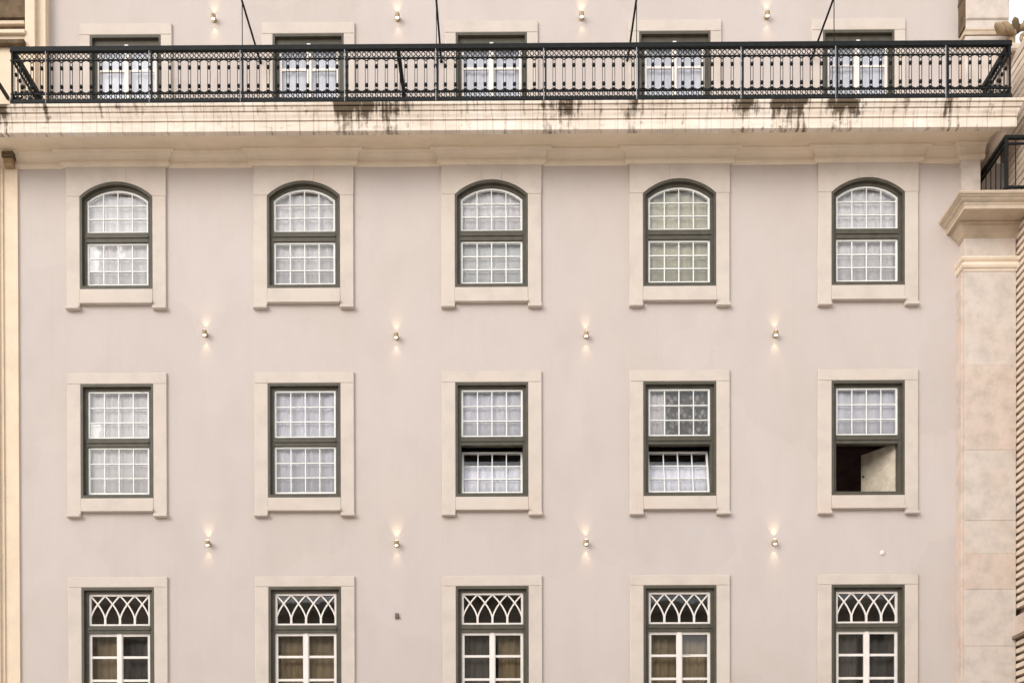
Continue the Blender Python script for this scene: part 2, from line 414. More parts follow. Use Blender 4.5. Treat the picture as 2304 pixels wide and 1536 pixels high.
# ------------------------------------------------------------------ windows
NA = 14
def loop(ix, zb, zt, arch=None):
    """outline in x, z: ix half width, zb bottom, zt top; arch = (centre z, radius) for a segmental head"""
    pts = [(-ix, zb), (ix, zb)]
    for k in range(NA + 1):
        x = ix - 2 * ix * k / NA
        pts.append((x, arch[0] + math.sqrt(max(arch[1] ** 2 - x * x, 0)) if arch else zt))
    return pts
SAG = Z1C - Z1S
ARR = (HW ** 2 + SAG ** 2) / (2 * SAG)
ARC = Z1C - Z1B - ARR            # arch centre above the window's bottom

pane_cache = {}
def pane_mesh(w, h):
    key = (round(w, 3), round(h, 3))
    if key not in pane_cache: pane_cache[key] = MB().box(-w / 2, w / 2, -0.002, 0.002, -h / 2, h / 2).mesh('pane', 'glass')
    return pane_cache[key]
def put_pane(parent, x, y, z, w, h, tilt=0.009):
    return link('pane', pane_mesh(w, h), parent, (x, y, z), (random.gauss(0, tilt), 0, random.gauss(0, tilt)))

def sash(win, zb, zt, nx, nz, y=0.078, arch=None, ix=0.5135, zrows=None, hinge=0.0, mat='white', top_arch=0.0):
    """one glazed sash with its glazing bars as a mesh, and its panes; hinge leans the top inwards about the bottom edge"""
    fw, bw, d = 0.032, 0.016, 0.050
    holder_rot = (-hinge, 0, 0)
    base = (0, y, zb)
    a = (arch[0] - zb, arch[1]) if arch else None
    ai = (a[0], a[1] - fw) if a else None
    H = zt - zb
    mb = MB()
    mb.ring(loop(ix, 0, H, a), loop(ix - fw, fw, H - fw, ai), 0, d)
    zr = zrows or [fw + (H - 2 * fw) * k / nz for k in range(1, nz)]
    xr = [-ix + fw + (2 * (ix - fw)) * k / nx for k in range(1, nx)]
    topz = lambda x: (ai[0] + math.sqrt(ai[1] ** 2 - x * x)) if ai else H - fw
    for x in xr: mb.box(x - bw / 2, x + bw / 2, 0.004, d - 0.012, fw - 0.004, topz(x) + 0.004)
    for z in zr: mb.box(-ix + fw - 0.004, ix - fw + 0.004, 0.006, d - 0.010, z - bw / 2, z + bw / 2)
    s = mb.build('sash', mat, win); s.location = base; s.rotation_euler = holder_rot
    rot = Matrix.Rotation(-hinge, 4, 'X')
    xs = [-ix + fw] + xr + [ix - fw]; zs = [fw] + zr + [H - fw]
    for i in range(len(xs) - 1):
        for k in range(len(zs) - 1):
            w_, h_ = xs[i + 1] - xs[i], zs[k + 1] - zs[k]
            cx, cz = (xs[i] + xs[i + 1]) / 2, (zs[k] + zs[k + 1]) / 2
            if ai and k == len(zs) - 2:
                n = 5; pts = [(xs[i] - cx, zs[k] - cz), (xs[i + 1] - cx, zs[k] - cz)]
                for q in range(n + 1):
                    x = xs[i + 1] - (xs[i + 1] - xs[i]) * q / n; pts.append((x - cx, topz(x) - cz))
                p = MB().poly(pts, -0.002, 0.002).build('pane', 'glass', win)
            else:
                p = link('pane', pane_mesh(w_, h_), win)
            p.location = Vector(base) + rot @ Vector((cx, 0.014, cz))
            p.rotation_euler = (-hinge + random.gauss(0, 0.007), 0, random.gauss(0, 0.007))
    return s

def surround(win, zb, zt, kind, depth=0.30, arch=None, y0=-0.015, ow=0.828, lint=0.183, jamb_down=0.334, sill_h=0.25):
    """stone jambs, head and sill as separate pieces; z measured from the window's bottom"""
    top = zt + lint
    for sg in (-1, 1):
        xa, xb = sorted((sg * HW, sg * ow))
        mb = MB().chamfer_box(xa, xb, y0, depth, -jamb_down, zt if not arch else arch[0] + math.sqrt(arch[1] ** 2 - HW ** 2), 0.008)
        mb.build('jamb', 'stone', win)
        if kind == 'sill':
            xa, xb = sorted((sg * (HW + 0.004), sg * (ow + 0.006)))
            MB().chamfer_box(xa, xb, y0 - 0.048, 0.06, -jamb_down - 0.004, -jamb_down + 0.045, 0.005).build('jamb_foot', 'stone', win)
    if arch:
        sp = arch[0] + math.sqrt(arch[1] ** 2 - HW ** 2)
        arc = [(x, arch[0] + math.sqrt(arch[1] ** 2 - x * x)) for x in [HW - 2 * HW * k / 16 for k in range(17)]]
        for sg in (-1, 1):       # two springers and a middle stone
            a = [(x, z) for x, z in arc if (x * sg >= 0.17)]
            if sg == 1: pts = [(ow, sp), (ow, top), (0.17, top)] + [(0.17, arch[0] + math.sqrt(arch[1] ** 2 - 0.17 ** 2))] + a[::-1]
            else: pts = [(-ow, top), (-ow, sp)] + a[::-1] + [(-0.17, arch[0] + math.sqrt(arch[1] ** 2 - 0.17 ** 2)), (-0.17, top)]
            MB().poly(pts, y0, depth).build('springer', 'stone', win)
        a = [(-0.168, arch[0] + math.sqrt(arch[1] ** 2 - 0.168 ** 2))] + [(x, z) for x, z in arc if abs(x) < 0.168][::-1] + [(0.168, arch[0] + math.sqrt(arch[1] ** 2 - 0.168 ** 2))]
        MB().poly(a + [(0.168, top), (-0.168, top)], y0 - 0.003, depth).build('keystone', 'stone', win)
    else:
        MB().chamfer_box(-ow, ow, y0 - 0.001, depth, zt, top, 0.008).build('lintel', 'stone', win)
    if kind == 'sill':
        MB().chamfer_box(-HW, HW, y0 - 0.004, depth, -sill_h + 0.045, 0.0, 0.004).box(-HW, HW, y0 - 0.045, depth, -sill_h, -sill_h + 0.0445).build('sill', 'stone', win)
    else:
        MB().chamfer_box(-ow - 0.02, ow + 0.02, y0 - 0.05, depth, -0.16, 0.0, 0.012).build('sill', 'stone', win)

def outer_frame(win, zb, zt, transom, arch=None, side=0.090, bot=0.075, top=0.09):
    f = MB()
    a1 = (arch[0], arch[1] - 0.045) if arch else None
    f.ring(loop(HW, 0, zt, arch), loop(HW - 0.036, 0.052, zt - 0.045, a1), -0.010, 0.18)
    a2 = (arch[0], arch[1] - top) if arch else None
    f.ring(loop(HW - 0.036, 0.052, zt - 0.045, a1), loop(HW - side, bot + 0.02, zt - top, a2), 0.050, 0.15)
    f.build('frame', 'frame', win)
    if transom:
        t0, t1 = transom; m = (t0 + t1) / 2
        x = HW - side
        t = MB().box(-x, x, 0.042, 0.142, t0, m - 0.012); t.box(-x, x, 0.026, 0.144, m - 0.012, m + 0.020); t.box(-x, x, 0.045, 0.140, m + 0.020, t1)
        t.build('transom_bar', 'frame', win)

curtain_specs = []
def curtain(name, label, x0, x1, z0, z1, y, mat, amp=0.012, waves=7, lean=0.0, cat='curtain', group=None):
    """hanging cloth with folds; lean tips it inwards about its bottom edge"""
    n = max(8, int(waves * 8)); mb = MB(); ph = random.uniform(0, 6)
    vs = []
    for s_, yo in ((0, 0.0), (1, 0.004)):
        for zf in (0.0, 0.5, 1.0):
            for i in range(n + 1):
                u = i / n
                yy = amp * math.sin(2 * math.pi * waves * u + ph) * (1.15 - 0.35 * zf) + amp * 0.5 * math.sin(2 * math.pi * waves * 0.37 * u + 2 * ph)
                h = (z1 - z0) * zf
                vs.append((x0 + (x1 - x0) * u, yy + yo + h * math.sin(lean), h * math.cos(lean)))
    m = n + 1; fs = []
    for s_ in (0, 1):
        o = s_ * 3 * m
        for r_ in (0, 1):
            for i in range(n): fs.append((o + r_ * m + i, o + r_ * m + i + 1, o + (r_ + 1) * m + i + 1, o + (r_ + 1) * m + i))
    for r_ in (0, 2):
        for i in range(n): fs.append((r_ * m + i, r_ * m + i + 1, 3 * m + r_ * m + i + 1, 3 * m + r_ * m + i))
    for i in (0, n):
        for r_ in (0, 1): fs.append((r_ * m + i, (r_ + 1) * m + i, 3 * m + (r_ + 1) * m + i, 3 * m + r_ * m + i))
    mb.add(vs, fs)
    o = mb.build(name, mat, None, True); o.location = (0, y, z0)
    return tag(o, label, cat, group)

# --- arched row
arch1 = (ARC, ARR)
CUR1 = ['curtain', 'curtain', 'curtain', 'curtain_olive', 'curtain']
for c, x in enumerate(COLX):
    win = empty('window', (x, -0.025, Z1B), building)
    surround(win, 0, Z1S - Z1B, 'sill', arch=arch1, lint=13.472 - Z1S)
    outer_frame(win, 0, Z1C - Z1B, (0.805, 0.965), arch1)
    sash(win, 0.095, 0.805, 4, 3)
    sash(win, 0.965, 1.6, 4, 3, arch=(ARC, ARR - 0.09), zrows=[0.245, 0.462])
    word = ['white curtain behind the leftmost arched window', 'white curtain behind the second arched window from the left', 'white curtain behind the middle arched window above its bright blind',
            'olive cream curtain behind the second arched window from the right', 'white curtain behind the rightmost arched window'][c]
    if c == 2:
        curtain('window_curtain', word, x - 0.56, x + 0.56, Z1B + 0.88, Z1B + 1.70, 0.148, 'curtain', 0.010, 6, group='curtains behind the windows')
        curtain('window_blind', 'bright white blind in the lower half of the middle arched window', x - 0.55, x + 0.55, Z1B + 0.04, Z1B + 0.86, 0.14, 'curtain_bright', 0.002, 3, cat='blind')
    else:
        curtain('window_curtain', word, x - 0.56, x + 0.56, Z1B + 0.03, Z1B + 1.72, 0.148 if c != 3 else 0.155, CUR1[c], 0.012, 6 + c % 3, group='curtains behind the windows')

# --- middle row
H2 = Z2T - Z2B
for c, x in enumerate(COLX):
    win = empty('window', (x, -0.025, Z2B), building)
    surround(win, 0, H2, 'sill', jamb_down=0.31, sill_h=0.225)
    outer_frame(win, 0, H2, (0.875, 1.015), None, bot=0.065, top=0.085)
    sash(win, 1.015, H2 - 0.085, 4, 3)
    if c == 2: win['label'] = 'window with its lower sash tilted inwards, middle of the row'
    if c == 3: win['label'] = 'window with its lower sash tilted inwards and a painted grey reflection above'
    if c == 4: win['label'] = 'window with its lower half standing open on a dark room'
    if c in (0, 1):
        sash(win, 0.090, 0.875, 4, 3)
        curtain('window_curtain', ['white curtain behind the leftmost square headed window of the middle row', 'cool white curtain behind the second square headed window of the middle row'][c],
                x - 0.56, x + 0.56, Z2B + 0.02, Z2B + H2 - 0.03, 0.148, ['curtain', 'curtain_cool'][c], 0.011, 7, group='curtains behind the windows')
    elif c in (2, 3):
        lean = R(13 if c == 2 else 14)
        sash(win, 0.085, 0.865, 4, 3, hinge=lean, ix=0.509)
        nm = 'middle' if c == 2 else 'fourth'
        curtain('cafe_curtain', f'short pale curtain on the tilted lower sash of the {nm} middle-row window', x - 0.485, x + 0.485, Z2B + 0.09, Z2B + 0.09 + 0.55, 0.135, 'curtain_cool', 0.006, 9, lean, group='curtains behind the windows')
        if c == 2:
            curtain('window_curtain', 'pale curtain in the upper half of the middle window with tilted sash', x - 0.56, x + 0.56, Z2B + 1.0, Z2B + H2 - 0.03, 0.148, 'curtain_cool', 0.010, 6, group='curtains behind the windows')
        else:
            curtain('window_curtain', 'narrow white curtain beside the painted grey reflection in the fourth middle-row window', x - 0.56, x - 0.20, Z2B + 1.0, Z2B + H2 - 0.03, 0.148, 'curtain', 0.010, 3, group='curtains behind the windows')
            curtain('reflection_sheet', 'grey sheet painted as a reflection in upper half of the fourth middle-row window', x - 0.20, x + 0.56, Z2B + 1.0, Z2B + H2 - 0.03, 0.15, 'reflection_paint', 0.006, 6)  # added sheet standing in for the reflection on the upper panes
    else:
        curtain('window_curtain', 'pale curtain above the open half of the rightmost middle-row window', x - 0.56, x + 0.56, Z2B + 0.98, Z2B + H2 - 0.03, 0.148, 'curtain_cool', 0.010, 6, group='curtains behind the windows')
        lf = empty('shutter_leaf', (x + 0.52, 0.15, Z2B)); lf.rotation_euler.z = R(-52)
        tag(lf, 'pale inner shutter leaf swung inwards in the open lower half of the rightmost window', 'shutter')
        MB().box(-0.66, 0.0, 0.0, 0.03, 0.03, 0.93).build('panel', 'leaf', lf)
        MB().ring([(-0.655, 0.035), (-0.005, 0.035), (-0.005, 0.925), (-0.655, 0.925)], [(-0.575, 0.12), (-0.085, 0.12), (-0.085, 0.84), (-0.575, 0.84)], -0.012, 0.001).build('leaf_frame', 'leaf', lf)
        MB().lathe([(0.018, 0.0), (0.012, 0.02), (0.02, 0.035)], 8, (-0.60, -0.012, 0.55), 'Y').build('knob', 'sensor', lf)

# --- french windows
H3 = Z3T - Z3B
def french(win, zt, leaf_top, bars, pane_bottom, mat='white', light=None):
    ix = 0.5135; fw = 0.046
    z0 = 0.06
    for sg in (-1, 1):
        xa, xb = sorted((sg * 0.004, sg * ix))
        lo = [(xa, z0), (xb, z0), (xb, leaf_top), (xa, leaf_top)]
        li = [(xa + fw, pane_bottom), (xb - fw, pane_bottom), (xb - fw, leaf_top - 0.045), (xa + fw, leaf_top - 0.045)]
        mb = MB().ring(lo, li, 0.078, 0.118)
        for b in bars: mb.box(xa + fw - 0.004, xb - fw + 0.004, 0.083, 0.111, b - 0.02, b + 0.02)
        mb.box(xa + 0.07, xb - 0.07, 0.071, 0.079, z0 + 0.08, pane_bottom - 0.08)
        mb.build('door_leaf', mat, win)
        zs = [pane_bottom] + sorted(bars) + [leaf_top - 0.045]
        for k in range(len(zs) - 1): pn = put_pane(win, (xa + xb) / 2, 0.097, (zs[k] + zs[k + 1]) / 2, xb - xa - 2 * fw, zs[k + 1] - zs[k])
    if light: pn.rotation_euler.x = -light      # this leaf's top pane catches the sky
    MB().box(-0.036, 0.036, 0.061, 0.078, z0, leaf_top + 0.012).build('meeting_stile', mat, win)

for c, x in enumerate(COLX):
    win = empty('french_window', (x, -0.025, Z3B), building)
    surround(win, 0, H3, 'step', jamb_down=0.0, lint=0.172)
    outer_frame(win, 0, H3, (5.763 - Z3B, 5.889 - Z3B), None, bot=0.06, top=0.09)
    lt = 5.763 - Z3B
    french(win, H3, lt, [5.37 - Z3B, 4.984 - Z3B, 4.598 - Z3B], 4.21 - Z3B, 'door_white', 0.07 if c == 3 else None)
    # fanlight with interlaced arches
    z0, z1 = 5.889 - Z3B, H3 - 0.09; ix = 0.5135; fw = 0.035
    mb = MB().ring([(-ix, z0), (ix, z0), (ix, z1), (-ix, z1)], [(-ix + fw, z0 + fw), (ix - fw, z0 + fw), (ix - fw, z1 - fw), (-ix + fw, z1 - fw)], 0.078, 0.113)
    P = (2 * ix - fw) / 4; zi0, zi1 = z0 + fw, z1 - fw; zs_ = zi0 + (zi1 - zi0) * 0.12
    for i in range(5):
        xi = -ix + fw / 2 + P * i
        if 0 < i < 4: mb.box(xi - 0.017, xi + 0.017, 0.083, 0.107, zi0 - 0.004, zs_ + 0.08)
        for sg in (-1, 1):
            if not 0 <= i + sg <= 4: continue
            pts = []
            for k in range(9):
                t = k / 8; pts.append((xi + sg * P * t ** 1.7, zs_ + (zi1 + 0.01 - zs_) * t))
            h = 0.0115; L = []; Rr = []
            for k, (px, pz) in enumerate(pts):
                qx, qz = pts[min(k + 1, 8)][0] - pts[max(k - 1, 0)][0], pts[min(k + 1, 8)][1] - pts[max(k - 1, 0)][1]; q = math.hypot(qx, qz)
                L.append((px - qz / q * h, pz + qx / q * h)); Rr.append((px + qz / q * h, pz - qx / q * h))
            yo = 0.085 if sg > 0 else 0.087
            mb.poly(L + Rr[::-1], yo, yo + 0.02)
    mb.build('fanlight_tracery', 'door_white', win)
    put_pane(win, 0, 0.109, (zi0 + zi1) / 2, 2 * ix - 2 * fw, zi1 - zi0)
    nm = ORD[c]
    A, B = [('curtain_brown', 'curtain_grey'), ('curtain_brown', 'curtain_brown'), ('curtain_grey', 'curtain_brown'), ('curtain_brown', 'curtain_brown'), ('curtain_grey', 'curtain_grey')][c]
    wordm = {'curtain_brown': 'tan', 'curtain_grey': 'dark grey'}
    for sg, mt in ((-1, A), (1, B)):
        side = 'left' if sg < 0 else 'right'
        xa, xb = sorted((x + sg * (0.02 if (c + sg) % 3 else 0.09), x + sg * 0.57))
        curtain('door_curtain', f'{wordm[mt]} curtain behind the {side} leaf of the {nm} french window', xa, xb, Z3B + 0.05, 5.80, 0.24, mt, 0.02, 4, group='curtains behind the french windows')

# --- top storey doors
for c, x in enumerate(COLX):
    win = empty('balcony_door', (x, UP - 0.025, Z4B), building)
    H4 = Z4T - Z4B
    surround(win, 0, H4, 'step', jamb_down=0.0, lint=0.19, ow=0.79)
    outer_frame(win, 0, H4, None, None, bot=0.05, top=0.16)
    french(win, H4, H4 - 0.16, [15.48 - Z4B], 14.25 - Z4B, 'door_white')
    MB().box(-0.03, 0.03, 0.03, 0.055, H4 - 0.165, H4 - 0.135).build('espagnolette_knob', 'white', win)
    curtain('window_curtain', f'lavender white curtain behind the {ORD[c]} balcony door of the top storey', x - 0.56, x + 0.56, Z4B + 0.1, Z4T - 0.05, UP + 0.15, 'curtain_cool', 0.012, 7, group='curtains behind the windows')

# ------------------------------------------------------------------ pilaster and entablature at the corner
pil = empty('stone_pilaster', (7.48, 0, 0))
tag(pil, 'pale stone pilaster with moulded entablature at the corner of the front', 'pilaster')
pil.location = (0, 0, 0)
cuts = [0.0, 1.6, 3.1, 4.4, 5.45, 6.376, 6.957, 7.50, 8.65, 10.026, 11.56]
for k in range(len(cuts) - 1):
    MB().chamfer_box(7.482, 8.325 - 0.002 * (k % 2), -0.23 - 0.002 * (k % 3), 0.12, cuts[k] + 0.001, cuts[k + 1] - 0.001, 0.003).build('stone_block', ['pilaster', 'pilaster_warm', 'pilaster'][(k * 2) % 3 if k != 5 else 1], pil)
MB().chamfer_box(7.485, 8.32, -0.228, 0.12, 11.74, 12.13, 0.006).build('stone_block', 'pilaster', pil)
MB().chamfer_box(7.485, 7.80, -0.10, 0.36, 12.45, 13.66, 0.006).build('stone_block', 'pilaster', pil)
MB().box(7.80, 8.45, 0.36, 0.5, 12.45, 13.70).build('stone_block', 'pilaster', pil)
MB().chamfer_box(7.44, 7.484, -0.20, 0.05, 0.0, 11.56, 0.004).build('edge_strip', 'pilaster_warm', pil)
pp = [(7.482, 0.10), (7.482, -0.23), (8.325, -0.23), (8.325, 0.3)]
MB().sweep(pp, [(-0.02, 11.555), (0.012, 11.558), (0.018, 11.59), (0.045, 11.60), (0.062, 11.63), (0.062, 11.665), (0.03, 11.68), (0.028, 11.70), (0.055, 11.715), (0.075, 11.745), (0.075, 11.765), (-0.02, 11.775)]).build('astragal', 'mould', pil)
MB().sweep(pp, [(-0.02, 12.10), (0.01, 12.105), (0.014, 12.125), (0.03, 12.135), (0.045, 12.165), (0.085, 12.205), (0.115, 12.235), (0.12, 12.262), (0.15, 12.27), (0.15, 12.30), (-0.02, 12.31)]).build('entablature_bed', 'entab', pil)
ep = [(7.482, 0.10), (7.482, -0.50), (9.2, -0.50)]
MB().sweep(ep, [(-0.45, 12.298), (0.10, 12.298), (0.19, 12.280), (0.205, 12.285), (0.205, 12.345), (0.215, 12.35), (0.218, 12.375), (0.24, 12.385), (0.265, 12.405), (0.275, 12.425), (0.295, 12.43), (0.30, 12.445), (0.325, 12.455), (0.335, 12.475), (0.335, 12.495), (-0.45, 12.50)]).build('entablature', 'entab', pil)

# ------------------------------------------------------------------ banded side wall of the next house
sidew = empty('banded_side_wall'); tag(sidew, 'side wall of pale and brown horizontal stone bands beyond the pilaster', 'wall')
MB().box(8.42, 9.4, -1.15, 0.55, 0.0, 15.10).build('wall_core', 'band_dark', sidew)
pitch = 0.1225
bm = MB().chamfer_box(-0.05, 0.06, -0.60, 0.60, 0.0, 0.068, 0.01).mesh('stone_course', 'band_light')
z = 3.0; k = 0
while z < 15.0:
    if not (5.52 < z < 6.0) and not (12.2 < z < 12.55):
        o = link('stone_course', bm, sidew, (8.38 + random.uniform(-0.006, 0.006), -0.54, z))
        if z > 12.5: o.scale.z = 1.5
    z += pitch
MB().box(8.30, 8.45, -1.14, 0.1, 5.62, 5.92).build('string_course', 'pilaster_warm', sidew)
MB().box(8.26, 8.45, -1.14, 0.1, 5.55, 5.60).build('string_course', 'band_dark', sidew)
MB().box(8.38, 9.4, -1.17, 0.5, 15.10, 15.24).build('coping', 'aged', sidew)

# ------------------------------------------------------------------ corner pier of the top storey with its ornament
pier = empty('corner_pier'); tag(pier, 'weathered stone pier at the end of the top storey wall', 'pier')
MB().chamfer_box(7.70, 8.42, 0.23, 0.9, 16.02, 16.40, 0.02).build('stone_block', 'pilaster', pier)
MB().chamfer_box(7.70, 8.42, 0.232, 0.9, 15.86, 16.012, 0.015).build('stone_block', 'pilaster', pier)
MB().chamfer_box(7.67, 7.70, 0.25, 0.88, 15.9, 17.5, 0.005).build('stained_edge', 'stain_and_shade', pier)
MB().sweep([(7.70, 0.5), (7.70, 0.22), (8.42, 0.22), (8.42, 0.5)], [(-0.02, 15.70), (0.07, 15.70), (0.07, 15.755), (0.03, 15.765), (0.05, 15.80), (0.03, 15.84), (0.0, 15.858), (-0.02, 15.858)]).build('base_moulding', 'entab', pier)
MB().chamfer_box(7.66, 8.50, 0.16, 0.9, 13.957, 15.70, 0.02).build('pedestal', 'pilaster', pier)
MB().chamfer_box(7.66, 8.46, 0.19, 0.9, 16.40, 16.46, 0.02).build('cap_moulding', 'stain_and_shade', pier)
MB().chamfer_box(7.70, 8.42, 0.23, 0.9, 16.46, 17.5, 0.02).build('stone_block', 'pilaster', pier)

# weathered carved ornament: a scroll with leaf lobes on the side wall's coping
orn = empty('carved_ornament', (8.62, 0.15, 15.24)); orn.scale = (1.35, 1.35, 1.35); tag(orn, 'weathered brown carved stone scroll on top of the side wall', 'ornament')
sp = []; rr = []
for k in range(40):
    t = k / 39; a = 0.6 + t * 9.5; q = 0.20 * (1 - t * 0.82)
    sp.append((q * math.cos(a), -0.05 * t, 0.24 + q * math.sin(a))); rr.append(0.045 * (1 - 0.55 * t))
MB().tube(sp, rr, 8).build('scroll', 'aged_brown', orn, True)
for k in range(11):
    a = random.uniform(-0.4, 3.4); q = random.uniform(0.16, 0.30); L = random.uniform(0.14, 0.24)
    b = Vector((q * math.cos(a), random.uniform(-0.10, 0.10), 0.2 + q * math.sin(a) * 0.8)); d = Vector((math.cos(a), random.uniform(-.4, .4), math.sin(a) + 0.3)).normalized()
    MB().tube([b, b + d * L * 0.35, b + d * L * 0.75 + Vector((0, -0.02, -0.01)), b + d * L + Vector((0, -0.04, -0.04))], [0.03, 0.055, 0.04, 0.008], 7).build('leaf_lobe', random.choice(['aged_brown', 'stain_and_shade']), orn, True)
MB().chamfer_box(-0.34, 0.34, -0.2, 0.2, 0.0, 0.10, 0.02).build('plinth_block', 'aged', orn)

# ------------------------------------------------------------------ neighbouring house beyond the left corner
nb = empty('neighbouring_house'); tag(nb, 'yellow stone neighbouring house with a dark recessed window, cut off at the edge', 'house')
MB().box(-8.11, -7.95, 0.25, 0.9, 13.96, 18.0).build('corner_pier', 'yellow_stone', nb)
MB().box(-7.95, -7.80, 0.33, 0.9, 13.96, 18.0).build('corner_pier', 'yellow_stone', nb)
MB().box(-9.6, -8.11, 0.27, 0.7, 13.96, 15.93).build('parapet_wall', 'yellow_stone', nb)
MB().box(-9.6, -8.11, 0.62, 0.8, 15.93, 18.0).build('recess_wall', 'stain_and_shade', nb)  # darkness of the recess is put into this wall's colour
MB().chamfer_box(-9.6, -8.10, 0.17, 0.3, 15.68, 15.755, 0.01).build('ledge_and_shade', 'stain_and_shade', nb)  # dark strip painted in place of the ledge's shadow
MB().chamfer_box(-9.6, -8.10, 0.21, 0.3, 15.88, 15.95, 0.01).build('ledge_and_shade', 'yellow_stone', nb)
MB().chamfer_box(-9.6, -8.26, 0.56, 0.64, 16.31, 16.38, 0.01).build('glazing_rail', 'yellow_stone', nb)
MB().box(-9.6, -8.14, 0.52, 0.64, 16.39, 16.60).build('shutter_box', 'stain_and_shade', nb)
MB().chamfer_box(-8.31, -8.16, -0.15, 0.0, 13.44, 13.57, 0.02).build('stained_bracket', 'aged_brown', nb)
MB().chamfer_box(-8.33, -8.14, -0.18, 0.0, 13.57, 13.66, 0.02).build('stained_bracket', 'stain_and_shade', nb)
sb = empty('neighbour_railing'); tag(sb, 'short black iron handrail of the neighbouring balcony at the edge', 'railing')
MB().box(-8.43, -8.39, -1.6, 0.26, 14.80, 14.86).build('top_rail', 'iron', sb)
MB().box(-8.425, -8.395, -1.6, 0.26, 14.0, 14.03).build('bottom_rail', 'iron', sb)

# ------------------------------------------------------------------ main balcony railing
rail = empty('balcony_railing'); tag(rail, 'long black iron balcony railing with thin knobbed balusters', 'railing')
XL, XR, YR = -7.85, 7.95, -0.80
ZB, ZT = 13.965, 14.86
bal = MB()
for sx_ in (-0.020, 0.020): bal.box(sx_ - 0.0042, sx_ + 0.0042, -0.005, 0.005, 14.125, 14.655)
for z in (14.229, 14.523): bal.lathe([(0.006, -0.032), (0.024, -0.020), (0.030, 0.0), (0.024, 0.020), (0.006, 0.032)], 8, (0, 0, z))
bal.lathe([(0.004, 14.125), (0.030, 14.130), (0.024, 14.150), (0.012, 14.165)], 6)
bal_me = bal.mesh('baluster', 'iron')
def run_pattern(n, pitch, axis):
    """small rings between the double rails and pointed arches between the bars, for one run of railing"""
    fr = MB(); ar = MB()
    for zc in (14.712, 14.072):
        for i in range(n * 2):
            u = (i + 0.5) * pitch / 2; pts = []
            for k in range(9):
                a = 2 * math.pi * k / 8; q = 0.030
                p = (u + q * math.cos(a), 0, zc + 0.038 * math.sin(a)); pts.append(p if axis == 'x' else (0, p[0], p[2]))
            fr.tube(pts, 0.0085, 4, False)
    for i in range(n):
        for sg in (0, 1):
            pts = []
            for k in range(5):
                t = k / 4; uu = i * pitch + (pitch / 2 * t ** 1.6 if sg == 0 else pitch - pitch / 2 * t ** 1.6); zz = 14.605 + 0.04 * t
                pts.append((uu, 0, zz) if axis == 'x' else (0, uu, zz))
            ar.tube(pts, 0.008, 4, False)
            pts = [(p[0], p[1], 14.125 + 0.045 - (p[2] - 14.605)) for p in pts]
            ar.tube(pts, 0.008, 4, False)
    return fr, ar
N = 101; P = (XR - XL) / N
fr, ar = run_pattern(N, P, 'x')
o = fr.build('ring_frieze', 'iron', rail); o.location = (XL, YR, 0); tag(o, kind='stuff')
o = ar.build('pointed_arches', 'iron', rail); o.location = (XL, YR, 0); tag(o, kind='stuff')
POSTX = [-7.281, -5.635, -4.188, -2.532, -1.088, 0.621, 2.09, 3.739, 5.233, 6.97]
for i in range(1, N):
    link('baluster', bal_me, rail, (XL + P * i + random.uniform(-0.003, 0.003), YR, 0))
def rails(x0, x1, y0, y1):
    MB().chamfer_box(x0, x1, y0 - 0.028, y1 + 0.028, 14.775, ZT, 0.008).build('top_rail', 'iron', rail)
    for z in (14.650, 14.118): MB().box(x0, x1, y0 - 0.010, y1 + 0.010, z - 0.009, z + 0.011).build('middle_rail', 'iron', rail)
    MB().box(x0, x1, y0 - 0.022, y1 + 0.022, ZB, 14.022).build('bottom_rail', 'iron', rail)
rails(XL - 0.03, XR + 0.03, YR, YR)
post = MB().box(-0.013, 0.013, -0.018, 0.018, ZB - 0.01, 14.79); post.lathe([(0.03, ZB - 0.008), (0.03, ZB + 0.05), (0.02, ZB + 0.06)], 8)
post_me = post.mesh('post', 'iron')
rod_me = MB().tube([(0, 0, ZB), (0, 0, 14.80)], 0.007, 8).mesh('stay_rod', 'zinc')
for x in [XL] + POSTX + [XR]:
    link('post', post_me, rail, (x, YR, 0))
    if XL < x < XR: link('stay_rod', rod_me, rail, (x - 0.033, YR - 0.018, 0))
# side runs back to the wall and a divider half way along
for xs_, nm in ((XL, 0), (XR, 1), (-1.72, 2)):
    d = (0.24 if nm < 2 else UP) - YR; n = 8; p = d / n
    MB().chamfer_box(xs_ - 0.028, xs_ + 0.028, YR + 0.03, YR + d, 14.776, ZT - 0.002, 0.008).build('side_rail', 'iron', rail)
    MB().box(xs_ - 0.02, xs_ + 0.02, YR + 0.024, YR + d, ZB + 0.001, 14.02).build('side_rail', 'iron', rail)
    if nm < 2:
        for z in (14.650, 14.118): MB().box(xs_ - 0.01, xs_ + 0.01, YR + 0.012, YR + d, z - 0.009, z + 0.011).build('side_rail', 'iron', rail)
        fr, ar = run_pattern(n, p, 'y')
        o = fr.build('ring_frieze', 'iron', rail); o.location = (xs_, YR, 0); tag(o, kind='stuff')
        for i in range(1, n): link('baluster', bal_me, rail, (xs_, YR + p * i, 0))
    else:
        for i in range(2, n, 2): MB().box(xs_ - 0.006, xs_ + 0.006, YR + p * i - 0.006, YR + p * i + 0.006, 14.02, 14.78).build('divider_bar', 'iron', rail)

